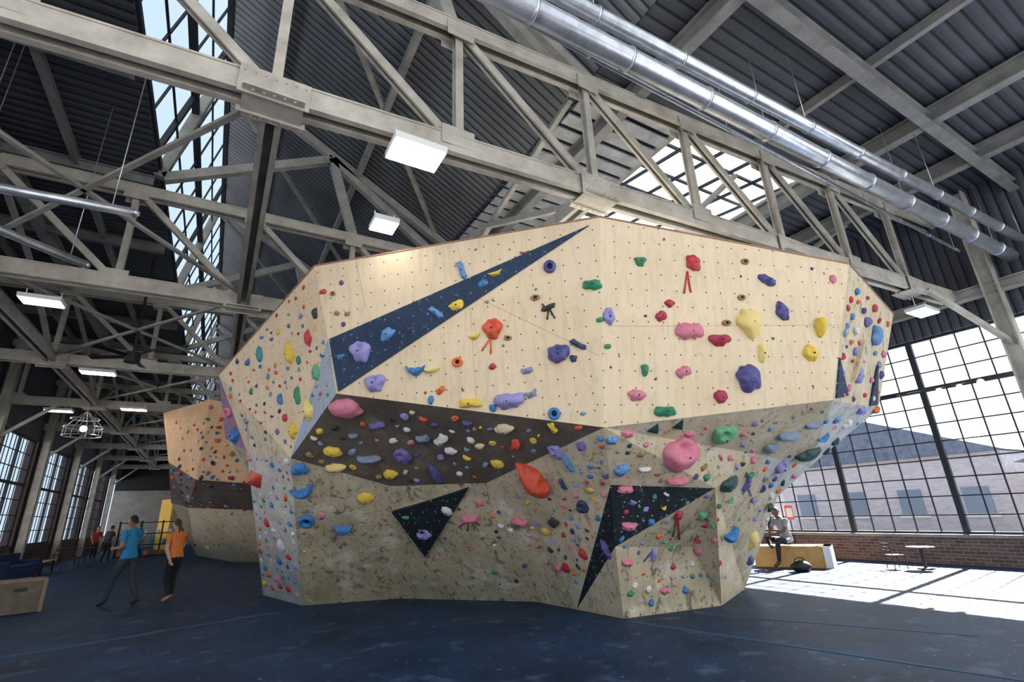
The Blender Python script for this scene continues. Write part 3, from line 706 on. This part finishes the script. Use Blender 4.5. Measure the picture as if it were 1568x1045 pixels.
    mb.add([hc+HR@V((p.x*1.1-.004, p.y*1.12, p.z*1.09+.002)) for p in hv], hf, 3)
    if longhair:
        pv, pf = skin([hc+HR@V(q) for q in ((-.08, 0, .04), (-.125, 0, .01), (-.13, 0, -.08), (-.115, 0, -.2))], [(0, 1), (1, 2), (2, 3)], [.03, .035, .03, .012]); mb.add(pv, pf, 3)
    # hands
    for s, sg in (('L', 1), ('R', -1)):
        wr = J['wr'+s]; d = (wr-J['el'+s]).normalized(); lat = d.cross(V((0, sg, 0)))
        lat = lat.normalized() if lat.length > .1 else V((1, 0, 0)); nn = d.cross(lat).normalized()
        if nn.y*sg > 0: nn = -nn
        Mh = Matrix((lat, nn, d)).transposed(); ball(mb, wr+d*.042, (.039, .018, .058), 0, 3, Mh)
        for i in range(4):
            b0 = wr+d*.08+lat*(-.028+.0185*i); ln = (.062, .075, .07, .055)[i if lat.x < 0 else 3-i]
            p1 = b0+d*ln*.45+nn*.006; p2 = p1+d*ln*.32+nn*.016; p3 = p2+d*ln*.2+nn*.022
            fv, ff = skin([b0-d*.03, b0, p1, p2, p3], [(0, 1), (1, 2), (2, 3), (3, 4)], [.009, .0092, .0085, .008, .006], 0, 1); mb.add(fv, ff, 0)
        tl = lat if lat.x > 0 else -lat
        b0 = wr+d*.03+tl*.025
        fv, ff = skin([wr+d*.02+tl*.01, b0+tl*.015+d*.01, b0+tl*.03+d*.035+nn*.01, b0+tl*.033+d*.06+nn*.015], [(0, 1), (1, 2), (2, 3)], [.012, .0115, .01, .0075], 0, 1); mb.add(fv, ff, 0)
    o = mb.build(name, mats, True)
    o.location = loc; o.rotation_euler[2] = math.atan2(facing.y, facing.x); o.scale = (scale,)*3
    return o
LEFT = -RT0
walkJ = dict(pel=(0, 0, .93), chest=(.02, 0, 1.25), neck=(.03, 0, 1.49), head=(.06, 0, 1.57), shL=(.02, .18, 1.41), shR=(.02, -.18, 1.41), elL=(-.06, .25, 1.13), wrL=(.18, .22, 1.11),
             elR=(.1, -.25, 1.16), wrR=(.26, -.1, 1.36), hpL=(.0, .09, .9), hpR=(0, -.09, .9), knL=(.2, .1, .5), anL=(.3, .1, .1), toL=(.48, .11, .04), knR=(-.06, -.1, .5), anR=(-.3, -.1, .12), toR=(-.15, -.11, .035))
person('man_walking', F(183, 929), (LEFT+FW0*.25).normalized(), walkJ, (40, 132, 176), (50, 56, 66), (150, 105, 80), (25, 22, 22), (40, 42, 46), scale=1.03)
wJ = dict(pel=(0, 0, .9), chest=(.06, 0, 1.2), neck=(.1, 0, 1.43), head=(.14, 0, 1.51), shL=(.07, .16, 1.35), shR=(.07, -.16, 1.35), elL=(.0, .23, 1.08), wrL=(-.12, .2, .86),
          elR=(.16, -.22, 1.1), wrR=(.26, -.16, .9), hpL=(0, .085, .87), hpR=(0, -.085, .87), knL=(.08, .09, .48), anL=(-.1, .09, .09), toL=(.08, .1, .03), knR=(.14, -.09, .5), anR=(.1, -.09, .1), toR=(.27, -.1, .035))
person('woman_walking', F(258, 921), (LEFT+FW0*.5).normalized(), wJ, (222, 126, 60), (26, 26, 32), (205, 160, 130), (70, 48, 34), (190, 140, 110), True)
# bench with seated man
e = empty('plywood_bench'); p = F(1158, 868); q = F(1277, 871); d = (q-p).normalized(); ang = math.atan2(d.y, d.x); L = (q-p).length; c = (p+q)/2; nrm = V((-d.y, d.x, 0)); c = c+nrm*.3
e.location = c; e.rotation_euler[2] = ang
mb = MB(); box(mb, (0, 0, .22), (L, .6, .44), 0); box(mb, (0, 0, .46), (L+.04, .64, .04), 1); box(mb, (L/2-.06, 0, .23), (.16, .66, .5), 2); box(mb, (-L*.1, -.31, .2), (.03, .02, .4), 1)
mb.build('bench_body', [M_wood, M_wood, M_white], parent=e)
sitJ = dict(pel=(0, 0, .62), chest=(.07, 0, .92), neck=(.14, 0, 1.15), head=(.2, 0, 1.22), shL=(.12, .19, 1.07), shR=(.12, -.19, 1.07), elL=(.26, .25, .84), wrL=(.42, .1, .78), elR=(.26, -.25, .84), wrR=(.44, -.08, .76),
            hpL=(.03, .1, .59), hpR=(.03, -.1, .59), knL=(.46, .17, .62), anL=(.5, .14, .14), toL=(.68, .16, .06), knR=(.44, -.2, .66), anR=(.52, -.02, .5), toR=(.6, .14, .48))
person('man_sitting', c-d*(L*.02)-nrm*.12, (-nrm*.75-d*.6).normalized(), sitJ, (148, 154, 162), (30, 32, 38), (120, 82, 62), (22, 18, 18), (60, 60, 64), head_pitch=.4)
# gym bag
mb = MB(); g0 = F(1228, 876)
vs, fs = ico(4); mb.add([g0+V((0, 0, .11))+RT0*(v.x*.24)+FW0*(v.y*.15)+V((0, 0, max(-.11, v.z*.14*(1-.3*v.x*v.x)))) for v in vs], fs, 0)
pts = [g0+RT0*(.12*math.cos(a))+V((0, 0, .2+.1*math.sin(a))) for a in [math.pi*i/10 for i in range(11)]]
for a_, b_ in zip(pts, pts[1:]): cyl(mb, a_, b_, .012, 8)
mb.build('gym_bag', [M_black], True)
# plyo box left
e = empty('plyometric_box'); e.location = F(-12, 945)+FW0*.3; e.rotation_euler[2] = .25
mb = MB(); box(mb, (0, 0, .3), (.95, .7, .58), 0); box(mb, (0, 0, .605), (.98, .73, .03), 1)
for s in (-1, 1):
    for t in (-1, 1): box(mb, (s*.46, t*.34, .31), (.06, .06, .61), 1)
box(mb, (.1, -.36, .45), (.2, .02, .06), 2)
mb.build('box_panels', [mat('grey_plywood', (120, 108, 92), .7, 0, .5, 4), mat('worn_plywood', (160, 140, 112), .7, 0, .6, 5), M_black], parent=e)
# chairs and tables
M_furn = mat('brown_steel', (62, 54, 50), .6)
def chair(name, p, rot, sc=1.0):
    mb = MB(); p = V(p); R = Matrix.Rotation(rot, 3, 'Z')
    for x, y in ((-.2, -.2), (.2, -.2), (-.2, .2), (.2, .2)): cyl(mb, R@V((x*1.1, y*1.1, 0)), R@V((x, y, .45)), .016, 8)
    box(mb, (0, 0, .46), (.44, .44, .03), 0, rot)
    for x in (-.2, .2): cyl(mb, R@V((x, .2, .45)), R@V((x, .27, .88)), .015, 8)
    for z in (.62, .72, .84): beam(mb, R@V((-.2, .22+z*.05, z)), R@V((.2, .22+z*.05, z)), .02, .06)
    o = mb.build(name, [M_furn]); o.location = p; o.scale = (sc, sc, sc)
def table(name, p, r=.4, h=.74):
    mb = MB(); cyl(mb, (0, 0, h-.03), (0, 0, h), r, 28); cyl(mb, (0, 0, .03), (0, 0, h), .035, 12); cyl(mb, (0, 0, 0), (0, 0, .03), r*.6, 24)
    o = mb.build(name, [M_furn]); o.location = V(p)
table('low_side_table', F(1424, 873)+FW0*.1, .26, .46); chair('low_lounge_chair', F(1385, 873)+FW0*.2, 1.0, .62)
chair('cafe_chair', F(105, 874), .5); table('cafe_table', F(128, 866), .45); chair('stacking_chair', F(45, 872), 1.2); chair('folding_chair', F(75, 866), -1)
e = empty('storage_shelf'); e.location = F(225, 852); mb = MB()
for z in (.05, .6, 1.2, 1.8): box(mb, (0, 0, z), (3.0, .5, .05))
for x in (-1.5, -.5, .5, 1.5): box(mb, (x, 0, .95), (.05, .5, 1.9))
cols = [M_dark, HM[HK.index('o')], HM[HK.index('b')], M_white]
for i in range(14): box(mb, (-1.3+.2*i, -.02, .16+.55*(i % 3)), (.16, .4, .3), 1+(i*7) % 3)
mb.build('shelf_frame', cols, parent=e)
# slatted bench and sofa under the left windows
e = empty('slatted_bench'); e.location = F(60, 880); e.rotation_euler[2] = math.pi/2; mb = MB()
for i in range(5): box(mb, (0, -.2+.1*i, .45), (2.0, .08, .035), 0)
for x in (-.85, .85):
    for y in (-.18, .18): box(mb, (x, y, .22), (.06, .06, .43), 1)
    box(mb, (x, 0, .41), (.06, .42, .04), 1)
mb.build('bench_slats', [M_wood, M_dark], parent=e)
e = empty('blue_sofa'); e.location = F(10, 892); e.rotation_euler[2] = 1.3; mb = MB()
box(mb, (0, 0, .24), (1.7, .8, .28), 0); box(mb, (-.4, -.04, .43), (.74, .66, .14), 0); box(mb, (.4, -.04, .43), (.74, .66, .14), 0)
box(mb, (0, .34, .56), (1.7, .18, .62), 0)
for s in (-1, 1): box(mb, (s*.86, 0, .38), (.16, .8, .52), 0)
for x in (-.8, .8):
    for y in (-.32, .32): box(mb, (x, y, .05), (.06, .06, .1), 1)
o = mb.build('sofa_body', [mat('sofa_fabric', (30, 48, 84), .9), M_dark], parent=e); bv = o.modifiers.new('b', 'BEVEL'); bv.width = .03; bv.segments = 3
mb = MB(); g = F(245, 842); box(mb, (0, 0, 1.7), (.15, 1.6, 3.4), 0, .5); o = mb.build('yellow_partition_panel', [mat('yellow_paint', (225, 180, 60), .7)]); o.location = g
for i, (u, v, sh) in enumerate(((158, 862, (60, 60, 66)), (212, 852, (190, 190, 190)), (140, 858, (170, 60, 50)))):
    person('person_standing' + ('' if i == 0 else '.%03d' % i), F(u, v), V((math.cos(i*2+1), math.sin(i*2+1), 0)), wJ, sh, (35, 38, 48), (190, 145, 115), (40, 30, 25), (60, 60, 60))
# notice sign on a stand near the windows
e = empty('orange_notice_sign'); e.location = F(1222, 852); mb = MB(); R = Matrix.Rotation(-AZ, 3, 'Z')
mb.add([R@V(p) for p in ((-.12, -.02, 1.0), (.12, -.02, 1.0), (.12, -.02, 1.4), (-.12, -.02, 1.4))], [(0, 1, 2, 3)], 0)
mb.add([R@V((x*.09, -.022, 1.2+y*.13)) for x, y in ((-1, -1), (1, -1), (1, 1), (-1, 1))], [(0, 1, 2, 3)], 2)
cyl(mb, (0, 0, 0), (0, 0, 1.4), .015, 8, 1); cyl(mb, (0, 0, 0), (0, 0, .02), .15, 16, 1)
mb.build('sign_board', [mat('orange_sign', (225, 90, 45), .5), M_dark, M_white], parent=e)

# ---------------------------------------------------------------- outside
mb = MB(); bx(mb, XR+.3, 60, -30, 90, -.5, -.35, 0); bx(mb, -60, XL-.3, -30, 90, -.5, -.35, 0); bx(mb, -60, 60, -60, -2.2, -.5, -.35, 0)  # last slab: unseen yard at the near end, added to bounce sun onto the ceiling
mb.build('ground', [mat('concrete_yard', (132, 134, 138), .9, 0, .5, .5, (114, 116, 120))])
mb = MB()
M_far_hazy = brick_mat('far_brick_hazy', (206, 196, 198), (186, 178, 184), (212, 214, 220), 3)  # distant brick paled: outdoor haze and brightness put into its colour
def hip(x0, x1, y0, y1, h, rh):
    bx(mb, x0, x1, y0, y1, -.4, h, 0); ym = (y0+y1)/2
    vs = [(x0-.3, y0-.3, h), (x1+.3, y0-.3, h), (x1+.3, y1+.3, h), (x0-.3, y1+.3, h), (x0-.3, ym, h+rh), (x1+.3, ym, h+rh)]
    mb.add(vs, [(0, 1, 5, 4), (2, 3, 4, 5), (0, 4, 3), (1, 2, 5)], 1)
    n = int((y1-y0)/2.6)
    for i in range(n):
        y = y0+1.3+i*2.6
        for z in ([1.2] if h < 3.6 else [1.2, 3.4]): bx(mb, x0-.06, x0, y-.5, y+.5, z-.6, z+.6, 2); bx(mb, x0-.09, x0, y-.65, y+.65, z-.72, z-.6, 3)
hip(27, 36, -6, 7, 2.6, 2.0); hip(30, 40, 8.5, 19, 3.3, 2.2); hip(27, 36, 21, 34, 2.8, 2.2); hip(30, 42, 36, 60, 4, 2)
mb.build('neighbouring_houses', [M_far_hazy, mat('slate_roof', (118, 128, 148), .9, 0, .5, 3), mat('far_window', (120, 138, 158), .2), M_white])
mb = MB(); bx(mb, -30, -24, -10, 80, -.4, 2.2, 0); bx(mb, -32, -27, 30, 50, 2.2, 3.6, 0)
mb.build('neighbouring_warehouse', [M_far_hazy])

# ---------------------------------------------------------------- sky, sun and camera
w = bpy.data.worlds.new('sky'); bpy.context.scene.world = w; w.use_nodes = True
wn = w.node_tree.nodes; wl = w.node_tree.links; bg = wn['Background']
tc = wn.new('ShaderNodeTexCoord'); dt = wn.new('ShaderNodeVectorMath'); dt.operation = 'DOT_PRODUCT'; dt.inputs[1].default_value = (.88, -.42, -.2)
wl.new(tc.outputs['Generated'], dt.inputs[0])
rp = wn.new('ShaderNodeMapRange'); rp.interpolation_type = 'SMOOTHSTEP'; rp.inputs['From Min'].default_value = -.65; rp.inputs['From Max'].default_value = .4
wl.new(dt.outputs['Value'], rp.inputs['Value'])
cr = wn.new('ShaderNodeMix'); cr.data_type = 'RGBA'; cr.inputs['A'].default_value = (.60, .78, .97, 1); cr.inputs['B'].default_value = (1.75, 1.77, 1.8, 1)
wl.new(rp.outputs[0], cr.inputs['Factor']); wl.new(cr.outputs['Result'], bg.inputs['Color']); bg.inputs['Strength'].default_value = 1.0
sd = bpy.data.lights.new('sun', 'SUN'); sd.energy = 42; sd.angle = .009; sd.color = (1, .97, .92)
so = bpy.data.objects.new('sun', sd); bpy.context.collection.objects.link(so)
so.rotation_euler = V((-1, -.12, -.85)).to_track_quat('-Z', 'Y').to_euler()
cd = bpy.data.cameras.new('camera'); cd.sensor_width = 36; cd.lens = FPX/1568*36; cd.clip_start = .05; cd.clip_end = 500
co = bpy.data.objects.new('camera', cd); bpy.context.collection.objects.link(co)
M4 = Matrix((RT, UP, -FW)).transposed().to_4x4(); M4.translation = CAM; co.matrix_world = M4
bpy.context.scene.camera = co
vs_ = bpy.context.scene.view_settings
vs_.view_transform = 'Standard'; vs_.look = 'None'; vs_.exposure = .1
